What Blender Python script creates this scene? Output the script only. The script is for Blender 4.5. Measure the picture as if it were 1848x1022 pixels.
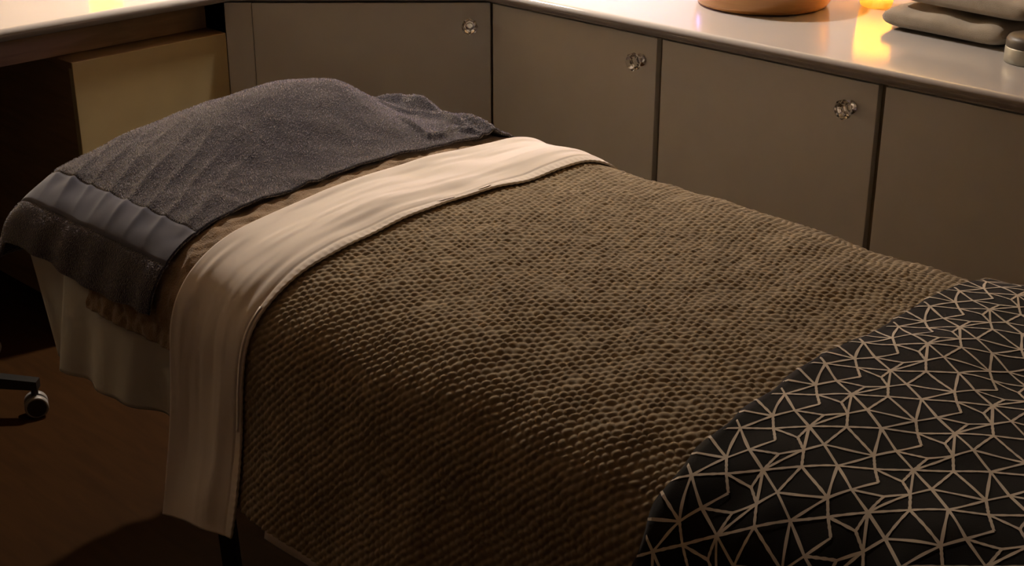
import bpy, bmesh, math, random
import numpy as np
from mathutils import Vector, Matrix

for o in list(bpy.data.objects):
    bpy.data.objects.remove(o, do_unlink=True)
S = bpy.context.scene
COL = S.collection
random.seed(4)
RNG = np.random.default_rng(7)

# ------------------------------------------------------------------ camera, world, exposure
# X runs across the bed (towards the cabinets), Y along the bed (towards its head), Z up; metres.
H = 1.72                        # camera height
F_PX, TH, PHI = 2589.0, math.radians(23.0), math.radians(45.4)
cam_d = bpy.data.cameras.new('camera'); cam = bpy.data.objects.new('camera', cam_d); COL.objects.link(cam)
cam_d.sensor_width = 36.0; cam_d.lens = 36.0 * F_PX / 1848.0; cam_d.clip_start = 0.02
cam.location = (0, 0, H)
cam.rotation_euler = (math.radians(90) - TH, 0, -PHI)
S.camera = cam
S.view_settings.view_transform = 'Standard'; S.view_settings.look = 'None'
S.view_settings.gamma = 1.0; S.view_settings.exposure = 0.0
S.view_settings.use_curve_mapping = False
W = bpy.data.worlds.new('room_dark'); S.world = W; W.use_nodes = True
W.node_tree.nodes['Background'].inputs[0].default_value = (0.9, 0.75, 0.6, 1)
W.node_tree.nodes['Background'].inputs[1].default_value = 0.0

L_SCONCE_BACK = 130.0
L_SCONCE_LEFT = 20.0
L_DIFFUSER = 130.0
L_FLAME = 21000.0
L_CEIL = 1900.0

# ------------------------------------------------------------------ pixel -> room helpers (directions only)
cx, cy = 924.0, 511.0
_fw = np.array([0, math.cos(TH), -math.sin(TH)]); _rt = np.array([1.0, 0, 0]); _up = np.cross(_rt, _fw)
_A = np.array([-math.sin(PHI), math.cos(PHI), 0]); _B = np.array([math.cos(PHI), math.sin(PHI), 0])
def ray(x, y):
    d = _fw + _rt * (x - cx) / F_PX - _up * (y - cy) / F_PX
    return np.array([d @ _B, d @ _A, d[2]])
def on_z(x, y, z):
    d = ray(x, y); return d * ((z - H) / d[2]) + np.array([0, 0, H])

# ------------------------------------------------------------------ materials
def mat(name, col, rough=0.6, spec=0.5, sheen=0.0, noise=None, bump=None, metallic=0.0, coat=0.0, var=0.15):
    """noise = (scale, (r,g,b) second colour); bump = (scale, strength, distance)"""
    m = bpy.data.materials.new(name); m.use_nodes = True
    nt = m.node_tree; b = nt.nodes['Principled BSDF']
    b.inputs['Base Color'].default_value = (*col, 1); b.inputs['Roughness'].default_value = rough
    b.inputs['Specular IOR Level'].default_value = spec; b.inputs['Metallic'].default_value = metallic
    b.inputs['Sheen Weight'].default_value = sheen; b.inputs['Sheen Roughness'].default_value = 0.5
    b.inputs['Coat Weight'].default_value = coat; b.inputs['Coat Roughness'].default_value = 0.08
    tc = nt.nodes.new('ShaderNodeTexCoord')
    if noise:
        n = nt.nodes.new('ShaderNodeTexNoise'); n.inputs['Scale'].default_value = noise[0]; n.inputs['Detail'].default_value = 4
        nt.links.new(tc.outputs['Object'], n.inputs['Vector'])
        r = nt.nodes.new('ShaderNodeValToRGB')
        r.color_ramp.elements[0].position = 0.35; r.color_ramp.elements[1].position = 0.65
        r.color_ramp.elements[0].color = (*col, 1); r.color_ramp.elements[1].color = (*noise[1], 1)
        nt.links.new(n.outputs['Fac'], r.inputs['Fac']); nt.links.new(r.outputs['Color'], b.inputs['Base Color'])
    if bump:
        n2 = nt.nodes.new('ShaderNodeTexNoise'); n2.inputs['Scale'].default_value = bump[0]; n2.inputs['Detail'].default_value = 3
        nt.links.new(tc.outputs['Object'], n2.inputs['Vector'])
        bp = nt.nodes.new('ShaderNodeBump'); bp.inputs['Strength'].default_value = bump[1]; bp.inputs['Distance'].default_value = bump[2]
        nt.links.new(n2.outputs['Fac'], bp.inputs['Height']); nt.links.new(bp.outputs['Normal'], b.inputs['Normal'])
    return m

def wood(name, c1, c2, scale=6.0, stretch=(1, 8, 8), rough=0.5, coat=0.0):
    m = mat(name, c1, rough, coat=coat); nt = m.node_tree; b = nt.nodes['Principled BSDF']
    tc = nt.nodes.new('ShaderNodeTexCoord'); mp = nt.nodes.new('ShaderNodeMapping')
    mp.inputs['Scale'].default_value = stretch
    n = nt.nodes.new('ShaderNodeTexNoise'); n.inputs['Scale'].default_value = scale; n.inputs['Detail'].default_value = 6; n.inputs['Distortion'].default_value = 0.6
    r = nt.nodes.new('ShaderNodeValToRGB'); r.color_ramp.elements[0].position = 0.3; r.color_ramp.elements[1].position = 0.7
    r.color_ramp.elements[0].color = (*c1, 1); r.color_ramp.elements[1].color = (*c2, 1)
    nt.links.new(tc.outputs['Object'], mp.inputs['Vector']); nt.links.new(mp.outputs['Vector'], n.inputs['Vector'])
    nt.links.new(n.outputs['Fac'], r.inputs['Fac']); nt.links.new(r.outputs['Color'], b.inputs['Base Color'])
    return m

def emit(name, col, strength):
    m = bpy.data.materials.new(name); m.use_nodes = True; nt = m.node_tree
    nt.nodes.remove(nt.nodes['Principled BSDF'])
    e = nt.nodes.new('ShaderNodeEmission'); e.inputs[0].default_value = (*col, 1); e.inputs[1].default_value = strength
    nt.links.new(e.outputs[0], nt.nodes['Material Output'].inputs[0]); return m

M = {}
M['door'] = mat('satin_white_laminate', (0.545, 0.53, 0.495), 0.42, 0.4, noise=(9, (0.57, 0.555, 0.52)))
M['cream'] = mat('panel_amber_light_tint', (0.36, 0.29, 0.16), 0.5, 0.3, noise=(7, (0.39, 0.32, 0.18)))  # amber light on the pedestal front, painted into its base colour
M['carcass'] = mat('grey_brown_carcass', (0.24, 0.205, 0.15), 0.7, 0.2)
M['counter'] = mat('glossy_white_worktop', (0.40, 0.38, 0.37), 0.13, 0.55, noise=(3, (0.385, 0.365, 0.355)))
M['wall'] = mat('cream_plaster', (0.66, 0.58, 0.46), 0.9, 0.2, bump=(60, 0.15, 0.002))
M['wall_dark'] = mat('taupe_paint', (0.22, 0.17, 0.12), 0.9, 0.2)
M['ceil'] = mat('dim_taupe_plaster', (0.30, 0.25, 0.19), 0.9, 0.2)
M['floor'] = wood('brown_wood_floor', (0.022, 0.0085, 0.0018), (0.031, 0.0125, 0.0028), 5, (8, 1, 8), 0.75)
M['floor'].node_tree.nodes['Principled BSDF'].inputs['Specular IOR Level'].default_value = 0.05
M['desk_wood'] = wood('dark_brown_wood', (0.17, 0.105, 0.05), (0.25, 0.16, 0.08), 5, (1, 1, 10), 0.6)
M['leg'] = mat('black_painted_leg', (0.012, 0.010, 0.008), 0.5)
M['vinyl'] = mat('black_vinyl', (0.012, 0.011, 0.010), 0.45)
M['plastic'] = mat('black_plastic', (0.01, 0.009, 0.008), 0.4)
M['rim'] = mat('pale_grey_rubber', (0.24, 0.225, 0.21), 0.4)
M['chrome'] = mat('chrome', (0.7, 0.68, 0.65), 0.15, metallic=1.0)
M['linen'] = mat('cream_sheet_cotton', (0.77, 0.705, 0.645), 0.85, 0.2, sheen=0.15, bump=(900, 0.08, 0.001))
M['skirt'] = mat('white_table_linen', (0.62, 0.62, 0.56), 0.9, 0.2, bump=(700, 0.1, 0.001))
M['fleece'] = mat('brown_fleece', (0.25, 0.165, 0.09), 0.95, 0.1, sheen=0.4, noise=(40, (0.32, 0.22, 0.13)), bump=(350, 0.8, 0.004))
M['knit'] = mat('taupe_chenille', (0.295, 0.232, 0.150), 0.9, 0.1, sheen=0.22, noise=(22, (0.37, 0.295, 0.19)), bump=(1100, 0.5, 0.0015))
M['towel'] = mat('slate_terry', (0.055, 0.056, 0.092), 0.95, 0.1, sheen=0.8, noise=(12, (0.082, 0.082, 0.112)), bump=(330, 1.0, 0.006))
_b = M['towel'].node_tree.nodes['Principled BSDF']; _b.inputs['Sheen Roughness'].default_value = 0.33; _b.inputs['Sheen Tint'].default_value = (1.0, 0.93, 0.78, 1)
def nap_mat():
    m = bpy.data.materials.new('slate_terry_nap'); m.use_nodes = True; nt = m.node_tree
    nt.nodes.remove(nt.nodes['Principled BSDF'])
    d = nt.nodes.new('ShaderNodeBsdfDiffuse'); d.inputs[0].default_value = (0.120, 0.120, 0.180, 1)
    t = nt.nodes.new('ShaderNodeBsdfTranslucent'); t.inputs[0].default_value = (0.30, 0.28, 0.30, 1)
    mx = nt.nodes.new('ShaderNodeMixShader'); mx.inputs[0].default_value = 0.5
    nt.links.new(d.outputs[0], mx.inputs[1]); nt.links.new(t.outputs[0], mx.inputs[2])
    nt.links.new(mx.outputs[0], nt.nodes['Material Output'].inputs[0]); return m
M['nap'] = nap_mat()
M['towel_band'] = mat('slate_woven_band', (0.066, 0.067, 0.100), 0.9, 0.15, sheen=0.3, bump=(1200, 0.3, 0.001))
M['throw'] = mat('charcoal_fleece', (0.011, 0.010, 0.010), 0.95, 0.1, sheen=0.06, bump=(900, 0.5, 0.001))
M['line'] = mat('ecru_line', (0.62, 0.555, 0.47), 0.95, 0.1, bump=(1200, 0.5, 0.001))
M['stack'] = mat('oatmeal_terry', (0.29, 0.25, 0.20), 0.95, 0.1, sheen=0.3, noise=(30, (0.33, 0.285, 0.23)), bump=(600, 0.8, 0.003))
M['bowl'] = wood('honey_wood', (0.50, 0.23, 0.065), (0.62, 0.32, 0.10), 4, (1, 1, 9), 0.35, 0.3)
M['tin'] = mat('pale_grey_tin', (0.38, 0.37, 0.31), 0.35, metallic=0.3)
M['lid'] = mat('dark_brown_lid', (0.05, 0.04, 0.03), 0.45)
M['wax'] = mat('cream_wax', (0.8, 0.7, 0.5), 0.5)
M['flame'] = emit('candle_flame', (1.0, 0.60, 0.19), L_FLAME)
M['globe_back'] = emit('warm_frosted_globe', (1.0, 0.80, 0.52), L_SCONCE_BACK)
M['globe_left'] = emit('amber_frosted_globe', (1.0, 0.78, 0.52), L_SCONCE_LEFT)
M['led'] = emit('violet_led', (0.42, 0.30, 1.0), L_DIFFUSER)
M['ceil_lamp'] = emit('dimmed_ceiling_shade', (1.0, 0.87, 0.73), L_CEIL)
def glass_mat(name, col=(1, 1, 1), rough=0.0):
    m = mat(name, col, rough); b = m.node_tree.nodes['Principled BSDF']
    b.inputs['Transmission Weight'].default_value = 1.0; b.inputs['IOR'].default_value = 1.5; return m
M['crystal'] = glass_mat('clear_crystal', (0.95, 0.96, 0.95), 0.0)
def votive_mat():
    m = bpy.data.materials.new('crackled_amber_glass'); m.use_nodes = True; nt = m.node_tree
    nt.nodes.remove(nt.nodes['Principled BSDF'])
    t = nt.nodes.new('ShaderNodeBsdfTranslucent'); t.inputs[0].default_value = (0.98, 0.74, 0.38, 1)
    g = nt.nodes.new('ShaderNodeBsdfGlossy'); g.inputs['Roughness'].default_value = 0.2
    mx = nt.nodes.new('ShaderNodeMixShader'); mx.inputs[0].default_value = 0.12
    nt.links.new(t.outputs[0], mx.inputs[1]); nt.links.new(g.outputs[0], mx.inputs[2])
    nt.links.new(mx.outputs[0], nt.nodes['Material Output'].inputs[0]); return m
M['votive'] = votive_mat()

# ------------------------------------------------------------------ object helpers
def link(name, me, m=None, parent=None, smooth=False, loc=None):
    o = bpy.data.objects.new(name, me); COL.objects.link(o)
    if m is not None: me.materials.append(M[m])
    if smooth: me.polygons.foreach_set('use_smooth', [True] * len(me.polygons))
    if parent is not None: o.parent = parent
    if loc is not None: o.location = loc
    return o
def from_bm(name, bm, m, parent=None, smooth=False, loc=None):
    me = bpy.data.meshes.new(name); bmesh.ops.recalc_face_normals(bm, faces=bm.faces); bm.to_mesh(me); bm.free()
    return link(name, me, m, parent, smooth, loc)
def tag(o, label, cat=None, group=None, kind=None):
    o['label'] = label
    if cat: o['category'] = cat
    if group: o['group'] = group
    if kind: o['kind'] = kind
    return o
def thing(name, loc, label, cat, group=None, rz=0):
    o = bpy.data.objects.new(name, None); COL.objects.link(o); o.location = loc; o.rotation_euler.z = rz
    o.empty_display_size = 0.1
    return tag(o, label, cat, group)
def box_bm(x0, x1, y0, y1, z0, z1, bev=0.0, seg=2):
    bm = bmesh.new(); bmesh.ops.create_cube(bm, size=1)
    for v in bm.verts:
        v.co = Vector((x0 + (v.co.x + .5) * (x1 - x0), y0 + (v.co.y + .5) * (y1 - y0), z0 + (v.co.z + .5) * (z1 - z0)))
    if bev: bmesh.ops.bevel(bm, geom=list(bm.edges), offset=bev, segments=seg, affect='EDGES', profile=0.5)
    return bm
def box(name, x0, x1, y0, y1, z0, z1, m, parent=None, bev=0.0, seg=2):
    return from_bm(name, box_bm(x0, x1, y0, y1, z0, z1, bev, seg), m, parent)
def prism_bm(pts, z0, z1):
    bm = bmesh.new(); f = bm.faces.new([bm.verts.new((x, y, z0)) for x, y in pts])
    r = bmesh.ops.extrude_face_region(bm, geom=[f])
    for v in [g for g in r['geom'] if isinstance(g, bmesh.types.BMVert)]: v.co.z = z1
    return bm
def lathe_bm(prof, n=32, close_top=True, close_bottom=True):
    bm = bmesh.new(); rings = []
    for r, z in prof:
        rings.append([bm.verts.new((r * math.cos(2 * math.pi * k / n), r * math.sin(2 * math.pi * k / n), z)) for k in range(n)])
    for a, b in zip(rings, rings[1:]):
        for k in range(n): bm.faces.new((a[k], a[(k + 1) % n], b[(k + 1) % n], b[k]))
    if close_bottom: bm.faces.new(rings[0][::-1])
    if close_top: bm.faces.new(rings[-1])
    return bm
def tube_bm(p0, p1, r0, r1=None, n=12):
    r1 = r0 if r1 is None else r1
    p0, p1 = Vector(p0), Vector(p1); d = p1 - p0
    bm = lathe_bm([(r0, 0), (r1, d.length)], n)
    q = d.to_track_quat('Z', 'Y').to_matrix().to_4x4(); q.translation = p0
    bmesh.ops.transform(bm, matrix=q, verts=bm.verts); return bm
def grid_mesh(name, P, m, parent=None, smooth=True):
    """P: array (nu, ns, 3) -> one smooth quad grid"""
    nu, ns = P.shape[:2]; me = bpy.data.meshes.new(name)
    idx = np.arange(nu * ns).reshape(nu, ns)
    q = np.stack([idx[:-1, :-1], idx[:-1, 1:], idx[1:, 1:], idx[1:, :-1]], -1).reshape(-1, 4)
    me.vertices.add(nu * ns); me.vertices.foreach_set('co', P.reshape(-1).astype(np.float32))
    me.loops.add(q.size); me.loops.foreach_set('vertex_index', q.reshape(-1).astype(np.int32))
    me.polygons.add(len(q)); me.polygons.foreach_set('loop_start', np.arange(0, q.size, 4, dtype=np.int32))
    me.polygons.foreach_set('loop_total', np.full(len(q), 4, dtype=np.int32))
    me.update(); me.validate()
    return link(name, me, m, parent, smooth)
def solidify(o, t, offset=-1):
    md = o.modifiers.new('thickness', 'SOLIDIFY'); md.thickness = t; md.offset = offset; return o
def vnoise(x, y, seed=0):
    """cheap smooth value noise in [-1, 1] on arrays"""
    xi = np.floor(x).astype(int); yi = np.floor(y).astype(int); fx = x - xi; fy = y - yi
    fx = fx * fx * (3 - 2 * fx); fy = fy * fy * (3 - 2 * fy)
    def h(a, b):
        n = (a * 374761393 + b * 668265263 + seed * 1442695) & 0x7fffffff
        n = ((n ^ (n >> 13)) * 1274126177) & 0x7fffffff
        return ((n ^ (n >> 16)) & 0xffff) / 32767.5 - 1
    return (h(xi, yi) * (1 - fx) + h(xi + 1, yi) * fx) * (1 - fy) + (h(xi, yi + 1) * (1 - fx) + h(xi + 1, yi + 1) * fx) * fy
def sstep(a, b, x):
    t = np.clip((x - a) / (b - a), 0, 1); return t * t * (3 - 2 * t)

# ------------------------------------------------------------------ the room
def struct(o, label=None):
    o['kind'] = 'structure'
    if label: o['label'] = label
    return o
X_DOOR, Y_DESK = 2.835, 3.41            # cabinet fronts (right run), pedestal front (desk run)
X_EDGE, Y_EDGE = 2.812, 3.388           # worktop front edges
X_WALL, Y_WALL = 3.62, 4.18
X0, Y0, Z_CEIL = -1.6, -1.8, 2.5
Z_UND, Z_TOP = H - 0.85, H - 0.815      # worktop underside and top
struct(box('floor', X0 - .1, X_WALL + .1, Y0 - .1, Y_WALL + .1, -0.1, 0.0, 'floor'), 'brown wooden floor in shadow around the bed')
struct(box('ceiling', X0 - .1, X_WALL + .1, Y0 - .1, Y_WALL + .1, Z_CEIL, Z_CEIL + .1, 'ceil'))
struct(box('wall_right', X_WALL, X_WALL + .1, Y0, Y_WALL, 0, Z_CEIL, 'wall'))
struct(box('wall_back', X0, X_WALL, Y_WALL, Y_WALL + .1, 0, Z_CEIL, 'wall'))
struct(box('wall_left', X0 - .1, X0, Y0, Y_WALL, 0, Z_CEIL, 'wall_dark'))
struct(box('wall_front', X0, X_WALL, Y0 - .1, Y0, 0, Z_CEIL, 'wall_dark'))

# worktop: one continuous slab with a diagonal corner and a rounded nose
cv = (X_EDGE, 2.884); cu = (2.308, Y_EDGE)
pts = [(X_EDGE, -0.6), cv, cu, (0.2, Y_EDGE), (0.2, Y_WALL), (X_WALL, Y_WALL), (X_WALL, -0.6)]
bm = prism_bm(pts, Z_UND, Z_TOP)
bmesh.ops.bevel(bm, geom=[e for e in bm.edges if abs(e.verts[0].co.z - e.verts[1].co.z) < 1e-6], offset=0.0173, segments=6, affect='EDGES', profile=0.5)
wt = from_bm('worktop', bm, 'counter')
tag(wt, 'glossy white worktop with rounded nose running over cabinets and desk', 'worktop')
for p in wt.data.polygons: p.use_smooth = abs(p.normal.z) < 0.999 and abs(p.normal.z) > 1e-4

def make_knob(parent):
    """crystal knob pointing along local +Z"""
    k = from_bm('knob', lathe_bm([(0.010, 0.014), (0.014, 0.018), (0.0240, 0.030), (0.0240, 0.036), (0.017, 0.046), (0.008, 0.048)], 8), 'crystal', parent)
    k['label'] = 'clear faceted crystal knob'
    from_bm('knob_base', lathe_bm([(0.017, 0.0), (0.017, 0.003), (0.006, 0.005), (0.006, 0.0145)], 20), 'chrome', k)
    return k

ZB = 0.0
seams = [2.876, 2.266, 1.620, 1.000, 0.390, -0.200]
unit_labels = ['white base cabinet beside the diagonal corner unit, crystal knob on its door',
               'white base cabinet below the round wooden bowl and the candle',
               'white base cabinet below the folded towels, level with the patterned throw',
               'white base cabinet past the folded towels, level with the foot of the bed',
               'white base cabinet at the far end of the run from the diagonal corner']
for i in range(5):
    y1, y0 = seams[i], seams[i + 1]
    u = thing('base_cabinet', (X_DOOR, (y0 + y1) / 2, 0), unit_labels[i], 'cabinet', 'white base cabinets along the side of the bed')
    w = (y1 - y0)
    box('body', 0.020, X_WALL - X_DOOR - .002, -w / 2 + .0005, w / 2 - .0005, 0.10, Z_UND - .001, 'carcass', u)
    box('plinth', 0.06, 0.08, -w / 2 + .0005, w / 2 - .0005, 0.0, 0.0995, 'carcass', u)
    g0 = 0.009; g1 = 0.003 if i == 0 else 0.009
    d = box('door', 0.0, 0.0195, -w / 2 + g0, w / 2 - g1, 0.105, Z_UND - .006, 'door', u, 0.0015, 2)
    k = make_knob(d); k.rotation_euler = (0, -math.pi / 2, 0); k.location = (0.0, -w / 2 + (0.058 if i == 0 else 0.076), H - 0.92)

# diagonal corner cabinet: local x along the front (from the desk side to the right run), local y into the corner
ca = Vector((cu[0] - .01, cu[1] + .022, 0)); cb = Vector((cv[0] + .023, cv[1] - .008, 0))
dv = (cb - ca); wd = dv.length; ang = math.atan2(dv.y, dv.x)
cc = thing('corner_cabinet', ca, 'white diagonal corner cabinet between the desk and the long cabinet run', 'cabinet', rz=ang)
bx_ = prism_bm([(0.0, 0.020), (wd, 0.020), (wd - .02, 0.10), (wd * .5, 0.55), (0.02, 0.10)], 0.10, Z_UND - .001)
from_bm('body', bx_, 'carcass', cc)
box('plinth', 0.05, wd - .05, 0.05, 0.07, 0, 0.0995, 'carcass', cc)
box('stile', 0.002, 0.078, 0.0, 0.0195, 0.105, Z_UND - .002, 'door', cc, 0.0015)
d = box('door', 0.0795, wd - .004, 0.0, 0.0195, 0.105, Z_UND - .004, 'door', cc, 0.0015)
k = make_knob(d); k.rotation_euler = (math.pi / 2, 0, 0); k.location = (wd - .063, 0.0, H - 0.915)

# desk pedestal under the worktop's other arm
PX0, PX1, PZ = 1.812, 2.297, H - 0.937
pd = thing('desk_pedestal', ((PX0 + PX1) / 2, Y_DESK, 0), 'drawer pedestal under the desk arm of the worktop, amber light painted into its front', 'cabinet')
hw = (PX1 - PX0) / 2
box('body', -hw + .002, hw - .002, 0.019, 0.70, 0.05, PZ - .019, 'desk_wood', pd)
box('top_board', -hw, hw, 0.0, 0.70, PZ - .018, PZ, 'desk_wood', pd, 0.002)
box('front_panel', -hw + .001, hw, -0.003, 0.0185, 0.055, PZ - .001, 'cream', pd, 0.0015)  # yellow here is painted amber light, not a different veneer
box('plinth', -hw + .02, hw - .02, 0.03, 0.69, 0.0, 0.0495, 'desk_wood', pd)
ap = box('desk_apron', 0.21, PX1 - .01, Y_EDGE + 0.10, Y_EDGE + 0.122, Z_UND - .084, Z_UND - .001, 'desk_wood')
tag(ap, 'dark wooden apron rail under the desk top above the pedestal', 'apron')

# ------------------------------------------------------------------ the bed
prof_near = [(1.120, -1.46), (1.130, -1.40), (1.144, -1.336), (1.165, -1.23), (1.184, -1.143), (1.200, -1.07), (1.211, -1.02), (1.235, -0.975), (1.274, -0.940),
             (1.338, -0.913), (1.42, -0.899), (1.52, -0.892), (1.66, -0.888), (1.80, -0.889), (1.93, -0.892),
             (2.03, -0.898), (2.10, -0.915), (2.14, -0.955), (2.158, -1.01), (2.165, -1.12), (2.175, -1.25), (2.19, -1.42)]
def smooth_profile(pts, n=600):
    p = np.array(pts); d = np.r_[0, np.cumsum(np.hypot(*np.diff(p, axis=0).T))]
    s = np.linspace(0, d[-1], n); v = np.interp(s, d, p[:, 0]); z = np.interp(s, d, p[:, 1])
    k = np.hanning(41); k /= k.sum()
    def sm(a):
        e = np.r_[2 * a[0] - a[20:0:-1], a, 2 * a[-1] - a[-2:-22:-1]]; return np.convolve(e, k, 'valid')
    v, z = sm(v), sm(z); s = np.r_[0, np.cumsum(np.hypot(np.diff(v), np.diff(z)))]
    tv, tz = np.gradient(v, s), np.gradient(z, s); L = np.hypot(tv, tz)
    return s, v, z, -tz / L, tv / L
PS, PV, PZ_, PNV, PNZ = smooth_profile(prof_near)
def s_at_z(z):    # arc length on the near side at relative height z
    i = np.argmax(PZ_ > z); return PS[i]
def s_at_v(v):    # arc length on top at across-position v
    m = (PV > 1.30) & (PV < 2.06); return np.interp(v, PV[m], PS[m])
def bed(u, s, off):
    """u along the bed, s arc length over the bed (near hem -> over the top -> far side), off normal offset"""
    v = np.interp(s, PS, PV); z = np.interp(s, PS, PZ_); nv = np.interp(s, PS, PNV); nz = np.interp(s, PS, PNZ)
    far = sstep(1.66, 2.12, v)
    v = v - far * 0.022 * (1.85 - u) / 0.85 * (u < 1.85)
    z = z - 0.002 * far * np.clip((1.85 - u) / .85, 0, 1.5)
    side = sstep(-0.93, -1.10, z) * (v < 1.6)
    # soft hollows and hanging folds
    lump = (1 - 0.3 * side) * (0.005 * vnoise(u * 7, s * 7, 44) + 0.003 * vnoise(u * 16, s * 13, 45))
    lump = lump + 0.004 * vnoise(u * 5.0, v * 4.0, 3) * (1 - side)
    fold = side * (0.016 * np.sin(u * 9.0 + 0.8 + 1.2 * vnoise(u * 2, z * 2, 5)) + 0.006 * np.sin(u * 21 + z * 7)) * sstep(-0.96, -1.3, z)
    o = off + lump + fold
    return np.stack([v + nv * o, u + 0 * v, H + z + nz * o], -1)
def cover(name, u0, u1, nu, s0, s1, ns, offf, m, parent=None, thick=None, uvf=None):
    U, SS = np.meshgrid(np.linspace(u0, u1, nu), np.linspace(s0, s1, ns), indexing='ij')
    if uvf: U, SS = uvf(U, SS)
    P = bed(U, SS, offf(U, SS))
    o = grid_mesh(name, P, m, parent)
    if thick: solidify(o, thick, -1)
    return o

U_FOOT, U_HEAD = 0.47, 2.60
mt = thing('massage_table', (1.66, (U_FOOT + U_HEAD) / 2, 0), 'padded massage table on black legs beneath the blankets', 'massage table')
cy_ = (U_FOOT + U_HEAD) / 2; hl = (U_HEAD - U_FOOT) / 2
box('pad', -0.375, 0.405, -hl, hl, H - 1.05, H - 0.955, 'vinyl', mt, 0.03, 4)
box('frame', -0.36, 0.39, -hl + .02, hl - .02, H - 1.13, H - 1.051, 'desk_wood', mt, 0.004)
for sx in (-0.33, 0.36):
    for sy in (-hl + .22, hl - .46):
        b = tube_bm((sx, sy, H - 1.05), (sx, sy - 0.05 * (1 if sy > 0 else -1), 0.0), 0.024, 0.022, 4)
        from_bm('leg', b, 'leg', mt)
for sy in (-hl + .25, hl - .49):
    from_bm('brace', tube_bm((-0.33, sy, 0.32), (0.36, sy, 0.32), 0.012, n=8), 'leg', mt)

# white table linen hanging down the near side and round the head corner
def skirt():
    path = [(1.230, U_FOOT + .02)] + [(1.230, y) for y in np.linspace(0.6, 2.575, 60)]
    for t in np.linspace(0, 1, 16)[1:]:
        a = t * math.pi / 2
        path.append((1.230 + 0.09 * (1 - math.cos(a)), 2.575 + 0.09 * math.sin(a)))
    path += [(x, 2.665) for x in np.linspace(1.33, 2.0, 24)]
    for t in np.linspace(0, 1, 14)[1:]:
        a = t * math.pi / 2; path.append((2.0 + .12 * math.sin(a), 2.665 - .12 * (1 - math.cos(a))))
    path += [(2.12, y) for y in np.linspace(2.52, U_FOOT + .02, 40)]
    p = np.array(path); d = np.r_[0, np.cumsum(np.hypot(*np.diff(p, axis=0).T))]
    s = np.linspace(0, d[-1], 700); px = np.interp(s, d, p[:, 0]); py = np.interp(s, d, p[:, 1])
    k = np.hanning(9); k /= k.sum()
    pxs = np.convolve(np.r_[[px[0]] * 4, px, [px[-1]] * 4], k, 'valid'); pys = np.convolve(np.r_[[py[0]] * 4, py, [py[-1]] * 4], k, 'valid')
    tx, ty = np.gradient(pxs), np.gradient(pys); L = np.hypot(tx, ty); nx, ny = -ty / L, tx / L
    zz = np.linspace(-1.02, -1.262, 30)
    Z, Sg = np.meshgrid(zz, s, indexing='ij')
    t = (zz[0] - Z) / (zz[0] - zz[-1])
    sp = 2.405 - (U_FOOT + .02)                      # where the front layer laps over the corner layer
    lap = 0.045 * sstep(sp + .022, sp - .004, Sg) * sstep(sp - 0.42, sp - .06, Sg)
    pleat = 0.010 * np.sin(Sg * 26 + 1.0) + 0.005 * np.sin(Sg * 61)
    corner = sstep(sp + .02, sp + .06, Sg) * sstep(sp + .75, sp + .30, Sg)
    off = t * (0.010 + pleat * (1 - .5 * corner)) + lap * (0.25 + .75 * t) - 0.030 * corner * t
    X = pxs[None, :] + nx[None, :] * off; Y = pys[None, :] + ny[None, :] * off
    Y = Y - 0.045 * t * sstep(2.50, 2.66, Y) 
    Zr = H + Z - 0.008 * t * np.sin(Sg * 5 + 2) - 0.045 * t * corner
    return np.stack([X, Y, Zr], -1)
P = skirt()
sk = grid_mesh('table_linen', P[::-1], 'skirt'); solidify(sk, 0.003, 0)
tag(sk, 'white linen table skirt hanging below the grey towel at the head end', 'table skirt')

# brown fleece under the sheet and the towel
s_fl = s_at_z(-1.10)
def f_fl(U, SS):
    return -0.004 + 0.004 * vnoise(U * 42, SS * 26, 11) + 0.003 * vnoise(U * 90, SS * 60, 12)
fl = cover('fleece_underblanket', 1.89, 2.30, 150, s_fl, PS[-1] - .30, 360, f_fl, 'fleece', thick=0.010)
tag(fl, 'brown fleece underblanket showing between the grey towel and cream sheet', 'blanket')

# cream top sheet: the turned-back band over the blanket and the layer under it
s_sh0 = s_at_z(-1.352)
def f_band(U, SS):
    t = (U - 1.795) / (2.012 - 1.795)
    roll = -0.013 * sstep(0.93, 1.0, t)
    ridge = 0.005 * sstep(0.16, 0.32, t) + 0.003 * np.sin(t * 7)
    hem = -0.0015 * np.exp(-((t - 0.075) / 0.012) ** 2) + 0.0007 * np.sin(SS * 2 * math.pi / 0.014) * sstep(0.07, 0.0, t)
    wr = 0.0016 * vnoise(U * 34, SS * 6.0, 21) + 0.0010 * vnoise(U * 80, SS * 9, 22)
    side = sstep(0.62, 0.30, SS)
    big = side * 0.010 * sstep(0.0, 0.5, t) * np.sin(t * 3.4 + SS * 9)
    return 0.0115 + roll + ridge + hem + wr + big
def uv_band(U, SS):
    t = (U - 1.795) / 0.23
    s0 = SS.min(); k = np.clip((SS - s0) / 0.5, 0, 1)
    SS = SS + (1 - k) * (-0.045 * t)
    e = sstep(0.55, 0.2, SS - s0)
    U = U + 0.006 * vnoise(SS * 6, SS * 0, 31) * (t < .05) - 0.010 * e * (0.5 - t) * 2 * 0 + 0.012 * sstep(1.0, 1.25, SS - s0) * 0
    return U, SS
sheet = thing('top_sheet', (1.66, 1.9, H - 0.90), 'cream cotton sheet folded back in a broad band over the taupe blanket', 'sheet')
band = cover('folded_band', 1.795, 2.012, 90, s_sh0, PS[-1] - .22, 420, f_band, 'linen', thick=0.004, uvf=uv_band)
under = cover('under_layer', 0.70, 1.72, 80, s_at_z(-1.325), s_at_z(-1.18), 12, lambda U, SS: -0.012 + 0 * U, 'linen', thick=0.002)
for o in (band, under):
    o.parent = sheet; o.matrix_parent_inverse = Matrix.Translation(-Vector(sheet.location))

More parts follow.
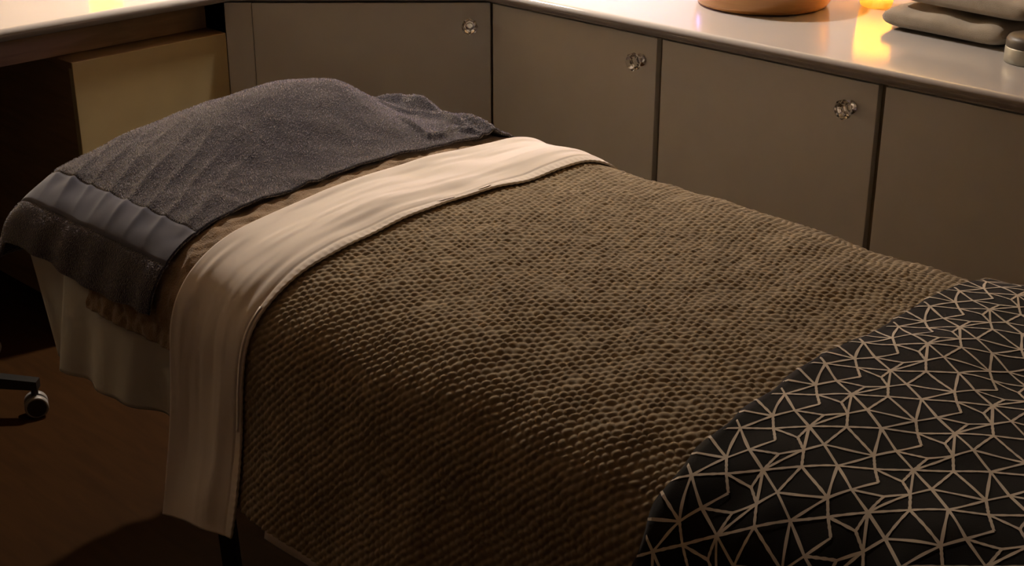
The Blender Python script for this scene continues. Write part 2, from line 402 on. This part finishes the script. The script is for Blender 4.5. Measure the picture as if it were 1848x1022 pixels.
# taupe knit blanket with real stitches
PITCH = 0.0138
def f_knit(U, SS):
    d1, d2 = (U - SS) * 0.70711, (U + SS) * 0.70711      # the stitch rows lie on the bias
    a = d2 / 0.0120 + 0.28 * vnoise(U * 38, SS * 38, 41); b = d1 / 0.0142 + 0.35 * vnoise(U * 36, SS * 36, 42)
    b = b + 0.5 * (np.floor(a).astype(int) % 2)
    amp = 0.78 + 0.22 * vnoise(np.floor(a) * 1.7 + .5, np.floor(b) * 1.3 + .5, 43)
    st = np.abs(np.sin(math.pi * a)) ** 0.8 * (0.16 + 0.84 * np.abs(np.sin(math.pi * b)) ** 0.65)
    edge = -0.010 * sstep(1.83, 1.86, U)
    return 0.000 + 0.0054 * amp * st + edge
s_kn = s_at_z(-1.298)
nU = int(0.95 / 0.00185); nS = int((PS[-1] - .20 - s_kn) / 0.00195)
kb = cover('knit_blanket', 0.915, 1.862, nU, s_kn, PS[-1] - .20, nS, f_knit, 'knit')
tag(kb, 'taupe chunky knit blanket spread over the middle of the bed', 'blanket')
solidify(kb, 0.006, -1)

# charcoal throw with an ecru line network
U_TH = 0.962
s_th = PS[0] + 0.01
def th_uv(U, SS):
    t = (U_TH - U)
    wav = 0.006 * np.sin(SS * 2 * math.pi / 0.097) + 0.004 * vnoise(SS * 9, SS * 0 + 2, 51)
    return U + wav * np.exp(-t / 0.03), SS
def f_throw(U, SS):
    t = np.clip(U_TH + .01 - U, 0, 1)
    roll = 0.012 * sstep(0.0, 0.022, t)
    return 0.004 + roll + 0.005 * vnoise(U * 6, SS * 5, 52) + 0.002 * vnoise(U * 22, SS * 18, 53)
tw = thing('patterned_throw', (1.66, 0.7, H - 0.89), 'charcoal throw with an ecru network of triangles across the bed foot', 'throw')
thm = cover('throw_cloth', 0.10, U_TH, 160, s_th, PS[-1] - .18, 420, f_throw, 'throw', thick=0.009, uvf=th_uv)
# the printed network: one tile of nodes and edges, repeated over the cloth
TU, TV = 0.149, 0.0965
ZX = {'S': (405, 440), 'E': (375, 615), 'F': (375, 725), 'G': (575, 590), 'H': (735, 755), 'P': (540, 365), 'Q': (300, 515),
      'I': (1090, 700), 'K': (1115, 800), 'L': (1165, 910), 'M': (1310, 678)}
ND = {}
for k_, (zx, zy) in ZX.items():
    p = on_z(1540 + zx / 6.0, 600 + zy / 6.0, H - 0.876)
    ND[k_] = np.array([p[1], p[0]])
S0 = ND['S'].copy()
for k_ in ND:
    ND[k_] = ND[k_] - S0
    if k_ in 'IKLM': ND[k_] = ND[k_] - np.array([0, TV])     # these were read one repeat over
ND = {k_: np.array([-(-v[0]), v[1]]) for k_, v in ND.items()}
EDG = [('S', 'E', 0, 0), ('E', 'F', 0, 0), ('S', 'G', 0, 0), ('G', 'H', 0, 0), ('H', 'M', 0, 0), ('M', 'S', 1, -1), ('S', 'F', 0, 1), ('F', 'H', 0, 0),
       ('S', 'E', 0, 1), ('S', 'P', 0, 0), ('M', 'P', 1, -1), ('P', 'E', 0, 1), ('E', 'G', 0, 0), ('G', 'I', 0, 1), ('F', 'I', 0, 0), ('F', 'G', 0, -1),
       ('I', 'H', 0, -1), ('H', 'I', 0, 0), ('I', 'K', 0, 0), ('K', 'L', 0, 0), ('L', 'M', 0, -1), ('I', 'M', 0, 0), ('K', 'H', 0, -1), ('K', 'S', 1, -1),
       ('K', 'Q', 1, -1), ('Q', 'E', 0, 0), ('S', 'Q', 0, 0)]
sS = s_at_v(S0[1])
verts, faces = [], []
off_i = 0
NSEG = 9
Us, Ss, keep = [], [], []
for i in range(-2, 7):
    for j in range(-10, 10):
        base = np.array([S0[0] - i * TU, sS + j * TV])
        for a, b, di, dj in EDG:
            pa = base + ND[a]; pb = base + ND[b] + np.array([-di * TU, dj * TV])
            d = pb - pa; L = np.hypot(*d)
            if L < 1e-6: continue
            n = np.array([-d[1], d[0]]) / L; hwid = 0.00178
            t = np.linspace(0, 1, NSEG)
            for k_ in range(NSEG - 1):
                quad = []
                for tt, sg in ((t[k_], 1), (t[k_ + 1], 1), (t[k_ + 1], -1), (t[k_], -1)):
                    q = pa + d * tt; q = q + n * sg * (hwid * (1 + 0.18 * math.sin(q[0] * 900 + q[1] * 700)))
                    quad.append(q)
                quad = np.array(quad)
                if quad[:, 0].max() > U_TH - .001 or quad[:, 0].min() < 0.12 or quad[:, 1].min() < s_th + .004 or quad[:, 1].max() > PS[-1] - .19: continue
                Us.append(quad[:, 0]); Ss.append(quad[:, 1])
Us = np.array(Us); Ss = np.array(Ss)
U2, S2 = th_uv(Us, Ss)
Pq = bed(U2, S2, f_throw(Us, Ss) + 0.0009).reshape(-1, 3)
me = bpy.data.meshes.new('line_pattern')
nq = len(Us)
me.vertices.add(nq * 4); me.vertices.foreach_set('co', Pq.reshape(-1).astype(np.float32))
me.loops.add(nq * 4); me.loops.foreach_set('vertex_index', np.arange(nq * 4, dtype=np.int32).reshape(-1, 4)[:, ::-1].reshape(-1))
me.polygons.add(nq); me.polygons.foreach_set('loop_start', np.arange(0, nq * 4, 4, dtype=np.int32)); me.polygons.foreach_set('loop_total', np.full(nq, 4, dtype=np.int32))
me.update(); me.validate()
ln = link('line_pattern', me, 'line', None, True)
ln['label'] = 'ecru line network woven into the throw'
thm.parent = tw; thm.matrix_parent_inverse = Matrix.Translation(-Vector(tw.location))
ln.parent = thm

# slate towel over the head end with a cushion under it
def towel_z(U, V):
    """extra height of the towel above the bed top"""
    T = sstep(2.09, 2.38, U) * sstep(2.70, 2.40, U)
    Sv = sstep(1.26, 1.76, V) * sstep(2.015, 1.85, V)
    z = 0.084 * T * Sv
    # tension folds fanning from the cushion to the near edge
    ph = (U - 0.42 * (V - 1.27)) / 0.062
    win = sstep(1.20, 1.30, V) * sstep(1.62, 1.42, V) * sstep(2.10, 2.2, U) * sstep(2.62, 2.5, U)
    z = z + 0.0055 * win * (1 - np.abs(np.sin(math.pi * ph + 0.6 * vnoise(U * 9, V * 9, 61)))) ** 1.5
    def ridge(pa, pb, h, w):
        nonlocal z
        a = on_z(pa[0], pa[1], H - .895); b = on_z(pb[0], pb[1], H - .895)
        ax, ay, bx, by = a[0], a[1], b[0], b[1]; L2 = (bx - ax) ** 2 + (by - ay) ** 2
        t = np.clip(((V - ax) * (bx - ax) + (U - ay) * (by - ay)) / L2, 0, 1)
        dd = np.hypot(V - ax - t * (bx - ax), U - ay - t * (by - ay))
        z = z + h * np.exp(-(dd / w) ** 2) * (0.35 + 0.65 * np.sin(math.pi * np.clip(t * .9 + .05, 0, 1)))
    for a, b, h, w in [((725, 238), (775, 262), .013, .008), ((775, 262), (800, 255), .013, .008), ((800, 255), (825, 238), .017, .010),
                       ((825, 238), (880, 246), .010, .008), ((700, 204), (800, 214), .012, .012), ((800, 214), (850, 240), .016, .010),
                       ((672, 192), (725, 184), .020, .018), ((725, 184), (790, 206), .034, .020), ((815, 212), (895, 241), .024, .018), ((655, 200), (700, 206), .012, .012),
                       ((330, 395), (395, 355), .007, .014), ((395, 355), (430, 372), .006, .014), ((520, 330), (600, 345), .004, .014), ((430, 390), (500, 350), .005, .016)]:
        ridge(a, b, h, w)
    return z
sb0, sb1 = s_at_z(-1.045), s_at_v(2.06) + 0.10
def towel():
    A = np.linspace(2.078, 2.86, 190); Bs = np.linspace(sb0, sb1, 460)
    U, SS = np.meshgrid(A, Bs, indexing='ij')
    # past the head end the cloth bends down
    ub = 2.555; r = 0.075
    d = np.clip(U - ub, 0, None); a = np.clip(d / r, 0, math.pi / 2)
    hu = r * np.sin(a) + 0.12 * np.clip(d - r * math.pi / 2, 0, None); dz = r * (1 - np.cos(a)) + np.clip(d - r * math.pi / 2, 0, None)
    Ub = np.minimum(U, ub) + hu
    P = bed(np.minimum(U, ub), SS, 0.008 + 0 * U)
    V = P[..., 0]; Zr = P[..., 2] - H
    side = sstep(-0.925, -1.02, Zr) * (V < 1.6)
    top = 1 - sstep(-0.91, -0.99, Zr)
    P[..., 1] = Ub
    zadd = towel_z(np.minimum(U, 2.72), V) * top
    hang = np.maximum(P[..., 2] - dz, H - 1.085 + 0 * dz)
    P[..., 2] = hang + zadd
    # hanging folds on the near side
    fold = side * (0.003 * np.sin(U * 2 * math.pi / .095 + 2.5 * vnoise(U * 6, SS * 3, 62)) + 0.007 * vnoise(U * 14, SS * 4, 63) + .004)
    P[..., 0] -= fold
    # the corner swings out
    cor = side * sstep(2.50, 2.62, U)
    P[..., 0] += cor * 0.012
    P[..., 1] += cor * 0.03
    P[..., 2] += 0.0022 * vnoise(U * 30, SS * 30, 64) * top
    for sg in (s_at_z(-0.968), s_at_z(-0.926)):
        gr = 0.0022 * np.exp(-((SS - sg) / 0.0028) ** 2)
        P[..., 0] += gr * .7; P[..., 2] -= gr * .7
    # hem waviness
    P[..., 2] += -0.012 * sstep(sb0 + .10, sb0, SS) * (0.5 + 0.5 * np.sin(U * 14 + 1.0))
    return P, Bs
P, Bs = towel()
tl = thing('grey_towel', (1.66, 2.35, H - 0.9), 'slate grey terry towel draped over a cushion at the bed head', 'towel')
tb = grid_mesh('towel_cloth', P, 'towel'); 
md = tb.modifiers.new('thickness', 'SOLIDIFY'); md.thickness = 0.005; md.offset = -1
# woven border band: a strip of the same surface, a touch proud
i0 = int(np.argmin(np.abs(Bs - (s_at_z(-0.968))))); i1 = int(np.argmin(np.abs(Bs - (s_at_z(-0.926)))))
Bn = P[:170, i0:i1 + 1].copy()
nrm = np.cross(np.gradient(Bn, axis=0), np.gradient(Bn, axis=1)); nrm /= np.linalg.norm(nrm, axis=-1, keepdims=True)
sgn = 1.0 if nrm[80, 2, 0] < 0 else -1.0
bd = grid_mesh('woven_band', Bn + nrm * sgn * 0.0012, 'towel_band')
bd['label'] = 'flat woven border band of the towel'
tb.parent = tl; tb.matrix_parent_inverse = Matrix.Translation(-Vector(tl.location))
bd.parent = tl; bd.matrix_parent_inverse = Matrix.Translation(-Vector(tl.location))
# terry nap: short loops standing off the cloth
def nap(n=90000):
    nu_, ns_ = P.shape[:2]
    a = RNG.uniform(0.5, nu_ - 1.5, n); b = RNG.uniform(0.5, ns_ - 1.5, n)
    keep = (b < i0 - 2) | (b > i1 + 2); a, b = a[keep], b[keep]
    ia, ib = a.astype(int), b.astype(int); fa, fb = (a - ia)[:, None], (b - ib)[:, None]
    p = (P[ia, ib] * (1 - fa) + P[ia + 1, ib] * fa) * (1 - fb) + (P[ia, ib + 1] * (1 - fa) + P[ia + 1, ib + 1] * fa) * fb
    eu = P[ia + 1, ib] - P[ia, ib]; es = P[ia, ib + 1] - P[ia, ib]
    nn = np.cross(es, eu); nn /= np.linalg.norm(nn, axis=-1, keepdims=True) + 1e-12
    th = RNG.uniform(0, 2 * math.pi, len(p))[:, None]
    eu = eu / (np.linalg.norm(eu, axis=-1, keepdims=True) + 1e-12); es = es / (np.linalg.norm(es, axis=-1, keepdims=True) + 1e-12)
    t1 = eu * np.cos(th) + es * np.sin(th); t2 = -eu * np.sin(th) + es * np.cos(th)
    h = RNG.uniform(0.0015, 0.0034, len(p))[:, None]; w = RNG.uniform(0.0004, 0.0008, len(p))[:, None]
    tip = p + nn * h + t2 * h * RNG.uniform(-.6, .6, len(p))[:, None]
    V3 = np.stack([p - t1 * w, p + t1 * w, tip + t1 * w * .6, tip - t1 * w * .6], 1).reshape(-1, 3)
    me = bpy.data.meshes.new('terry_nap'); q = len(p)
    me.vertices.add(q * 4); me.vertices.foreach_set('co', V3.reshape(-1).astype(np.float32))
    me.loops.add(q * 4); me.loops.foreach_set('vertex_index', np.arange(q * 4, dtype=np.int32))
    me.polygons.add(q); me.polygons.foreach_set('loop_start', np.arange(0, q * 4, 4, dtype=np.int32)); me.polygons.foreach_set('loop_total', np.full(q, 4, dtype=np.int32))
    me.update(); me.validate()
    o = link('terry_nap', me, 'nap'); o['kind'] = 'stuff'
    o.parent = tl; o.matrix_parent_inverse = Matrix.Translation(-Vector(tl.location))
    return o
nap()
# the cushion hidden below
bm = bmesh.new(); bmesh.ops.create_uvsphere(bm, u_segments=32, v_segments=16, radius=1)
for v in bm.verts:
    v.co = Vector((math.copysign(abs(v.co.x) ** .7, v.co.x) * 0.21, math.copysign(abs(v.co.y) ** .7, v.co.y) * 0.09, v.co.z * 0.035))
cu_ = from_bm('head_cushion', bm, 'vinyl', None, True, (1.73, 2.46, H - 0.872))
tag(cu_, 'low cushion making the hump under the slate towel', 'cushion')

# ------------------------------------------------------------------ rolling stool
st = thing('rolling_stool', (1.20, 3.35, 0), 'black rolling stool with pale rimmed casters by the desk', 'stool')
from_bm('seat', lathe_bm([(0.17, 0.545), (0.20, 0.552), (0.212, 0.575), (0.208, 0.605), (0.185, 0.622), (0.12, 0.628), (0.02, 0.629)], 40), 'vinyl', st, True)
from_bm('column', lathe_bm([(0.028, 0.10), (0.028, 0.32), (0.018, 0.325), (0.018, 0.546)], 20), 'plastic', st)
a0 = math.atan2(3.10 - 3.35, 1.44 - 1.20); R = math.hypot(0.25, 0.24)
for k_ in range(5):
    a = a0 + k_ * 2 * math.pi / 5; c, s_ = math.cos(a), math.sin(a)
    bm = bmesh.new(); ring = []
    for r, z, w_, h_ in ((0.02, 0.125, .024, .024), (0.12, 0.118, .020, .020), (0.20, 0.100, .016, .016), (R + .012, 0.086, .014, .012)):
        ring.append([bm.verts.new((r * c - q * w_ * s_, r * s_ + q * w_ * c, z + p_ * h_)) for q, p_ in ((-1, -1), (1, -1), (1, 1), (-1, 1))])
    for ra, rb in zip(ring, ring[1:]):
        for q in range(4): bm.faces.new((ra[q], ra[(q + 1) % 4], rb[(q + 1) % 4], rb[q]))
    bm.faces.new(ring[0]); bm.faces.new(ring[-1])
    lg = from_bm('leg', bm, 'plastic', st)
    cs = bpy.data.objects.new('caster', None); COL.objects.link(cs); cs.parent = st
    cs.location = (R * c, R * s_, 0); cs.rotation_euler.z = math.radians(155 + 37 * k_); cs.empty_display_size = .03
    from_bm('fork', lathe_bm([(0.009, 0.052), (0.009, 0.085)], 10), 'plastic', cs)
    hood = bmesh.new()
    for sgx in (-1, 1):
        bmw = lathe_bm([(0.010, -0.009), (0.0235, -0.009), (0.0235, 0.009), (0.010, 0.009)], 28)
        bmesh.ops.transform(bmw, matrix=Matrix.Translation((0, sgx * 0.014, 0.029)) @ Matrix.Rotation(math.pi / 2, 4, 'X'), verts=bmw.verts)
        from_bm('wheel', bmw, 'plastic', cs)
        bmr = bmesh.new()
        n = 32
        pr = [(0.0235, -0.0095), (0.029, -0.007), (0.029, 0.007), (0.0235, 0.0095)]
        rg = [[bmr.verts.new((r_ * math.cos(2 * math.pi * q / n), r_ * math.sin(2 * math.pi * q / n), z_)) for q in range(n)] for r_, z_ in pr]
        for ra, rb in zip(rg, rg[1:] + rg[:1]):
            for q in range(n): bmr.faces.new((ra[q], ra[(q + 1) % n], rb[(q + 1) % n], rb[q]))
        bmesh.ops.transform(bmr, matrix=Matrix.Translation((0, sgx * 0.014, 0.029)) @ Matrix.Rotation(math.pi / 2, 4, 'X'), verts=bmr.verts)
        o = from_bm('tyre', bmr, 'rim', cs, True); o['label'] = 'pale grey caster tyre'

# ------------------------------------------------------------------ things on the worktop
ZT = Z_TOP
bw = thing('wooden_bowl', (3.215, 2.225, ZT), 'round honey wood bowl with straight sides on the white worktop', 'bowl')
from_bm('bowl_wall', lathe_bm([(0.150, 0.0), (0.172, 0.004), (0.180, 0.016), (0.183, 0.06), (0.185, 0.115), (0.182, 0.120), (0.174, 0.118), (0.170, 0.06), (0.160, 0.022), (0.12, 0.014)], 64), 'bowl', bw, True)
ring_bm = lathe_bm([(0.1846, 0.080), (0.1862, 0.083), (0.1862, 0.088), (0.1848, 0.091)], 64, False, False)
from_bm('turned_ring', ring_bm, 'bowl', bw, True)

def votive(loc, label, group=None):
    t = thing('votive_candle', loc, label, 'candle', group)
    n = 40; bm = bmesh.new(); rings = []
    for r, z in [(0.034, 0.0), (0.041, 0.004), (0.044, 0.015), (0.046, 0.040), (0.047, 0.070), (0.048, 0.100), (0.049, 0.130), (0.046, 0.130), (0.044, 0.070), (0.041, 0.020), (0.01, 0.012)]:
        rings.append([bm.verts.new(((r * (1 + (0.025 * math.sin(5 * 2 * math.pi * k / n + z * 160) + random.uniform(-.012, .012)) * (z > .01))) * math.cos(2 * math.pi * k / n),
                                    (r * (1 + (0.025 * math.sin(5 * 2 * math.pi * k / n + z * 160)) * (z > .01))) * math.sin(2 * math.pi * k / n), z)) for k in range(n)])
    for a, b in zip(rings, rings[1:]):
        for k in range(n): bm.faces.new((a[k], a[(k + 1) % n], b[(k + 1) % n], b[k]))
    bm.faces.new(rings[0][::-1]); bm.faces.new(rings[-1])
    from_bm('glass_cup', bm, 'votive', t, False)
    from_bm('wax', lathe_bm([(0.017, 0.0125), (0.017, 0.062), (0.014, 0.063)], 24), 'wax', t)
    from_bm('flame', lathe_bm([(0.002, 0.070), (0.0070, 0.080), (0.0065, 0.092), (0.0015, 0.112)], 14), 'flame', t, True)
    return t
votive((3.395, 1.985, ZT), 'glowing amber glass votive candle beside the folded towels')
votive((2.12, 3.74, ZT), 'glowing amber glass votive candle on the desk end of the worktop')

def folded_towel(loc, L, D_, h, rz, label, seed, dent):
    t = thing('folded_towel', loc, label, 'towel', 'folded towels stacked on the worktop', rz)
    # slab with one rounded fold along the front: closed ring profile swept along x
    nu_, nr = 46, 44
    U = np.linspace(-1, 1, nu_); A = np.linspace(0, 2 * math.pi, nr, endpoint=True)
    UU, AA = np.meshgrid(U, A, indexing='ij')
    ex = 0.55
    cy2 = np.sign(np.cos(AA)) * np.abs(np.cos(AA)) ** ex; cz2 = np.sign(np.sin(AA)) * np.abs(np.sin(AA)) ** ex
    end = (1 - np.abs(UU) ** 10) ** 0.5
    end = np.clip(end, 0, 1)
    x = UU * L / 2
    y = cy2 * D_ / 2 * (0.93 + 0.07 * end)
    z = h / 2 + cz2 * h / 2 * (0.06 + 0.94 * end)
    nz_ = vnoise(x * 14 + seed, y * 14, seed)
    z = z + (cz2 > 0) * (0.006 * nz_ + dent * np.sin(x * 9 + y * 6 + seed)) * end
    y = y + 0.004 * vnoise(x * 10, z * 40 + seed, seed + 3)
    # crease where the layers meet, on the front
    fr = np.exp(-((z - h * .52) / (h * .06)) ** 2) * (cy2 < -0.6)
    z = np.maximum(z, 0.0006)
    o = grid_mesh('terry_slab', np.stack([x, y, z], -1), 'stack', t)
    # second layer of the fold: a thin inner leaf showing at the ends
    leaf = grid_mesh('inner_leaf', np.stack([x * 1.008, y * 0.90, h * .5 + (z - h * .5) * 0.55], -1), 'stack', t)
    return t
rz1 = math.atan2(1.513 - 1.773, 3.157 - 3.176)
folded_towel((3.165 + .175, 1.665, ZT), 0.34, 0.35, 0.058, rz1, 'oatmeal folded towel lying on the worktop, lower of the pair', 3, 0.001)
folded_towel((3.350, 1.625, ZT + 0.0635), 0.38, 0.34, 0.060, rz1 - .05, 'oatmeal folded towel on top of the pair, rumpled', 8, 0.004)

tn = thing('lidded_tin', (3.120, 1.412, ZT), 'small pale tin with a dark lid beside the folded towels', 'tin')
from_bm('tin_body', lathe_bm([(0.058, 0.0), (0.061, 0.002), (0.061, 0.034), (0.060, 0.036)], 40), 'tin', tn, True)
from_bm('tin_lid', lathe_bm([(0.0595, 0.0362), (0.0605, 0.038), (0.060, 0.052), (0.055, 0.060), (0.045, 0.063), (0.01, 0.064)], 40), 'lid', tn, True)

# ------------------------------------------------------------------ lamps of the room (above the picture)
def sconce(loc, rz, mname, label):
    t = thing('wall_sconce', loc, label, 'lamp', 'globe wall lights', rz)
    bm = lathe_bm([(0.045, 0), (0.045, 0.012), (0.03, 0.018)], 24)
    bmesh.ops.transform(bm, matrix=Matrix.Rotation(math.pi / 2, 4, 'X'), verts=bm.verts)
    from_bm('backplate', bm, 'chrome', t, True)
    from_bm('arm', tube_bm((0, -0.01, 0), (0, -0.12, 0), 0.008), 'chrome', t, True)
    bm = bmesh.new(); bmesh.ops.create_uvsphere(bm, u_segments=24, v_segments=16, radius=0.075)
    o = from_bm('globe', bm, mname, t, True, (0, -0.12, 0.082))
    from_bm('cup', lathe_bm([(0.012, -0.01), (0.03, 0.0), (0.035, 0.012)], 24), 'chrome', t, True, (0, -0.12, 0.0))
    return t
sconce((2.93, Y_WALL, 1.42), 0.0, 'globe_back', 'frosted globe wall light behind the diagonal corner cabinet')
sconce((0.70, Y_WALL, 1.45), 0.0, 'globe_left', 'amber globe wall light at the open end of the desk')
df = thing('aroma_diffuser', (3.12, 3.08, ZT), 'small violet glowing aroma diffuser in the worktop corner', 'diffuser')
from_bm('diffuser_base', lathe_bm([(0.05, 0), (0.055, 0.004), (0.055, 0.05), (0.05, 0.055)], 32), 'bowl', df, True)
from_bm('glow_shade', lathe_bm([(0.05, 0.0555), (0.052, 0.08), (0.045, 0.12), (0.028, 0.145), (0.01, 0.15)], 32), 'led', df, True)
cl = thing('ceiling_downlight', (2.83, 3.24, Z_CEIL), 'recessed ceiling downlight in front of the diagonal cabinet', 'lamp')
from_bm('trim_ring', lathe_bm([(0.062, -0.001), (0.062, -0.012), (0.080, -0.010), (0.084, 0.0)], 40, False, False), 'chrome', cl, True)
from_bm('lamp_face', lathe_bm([(0.061, -0.006), (0.061, -0.003)], 40), 'ceil_lamp', cl)
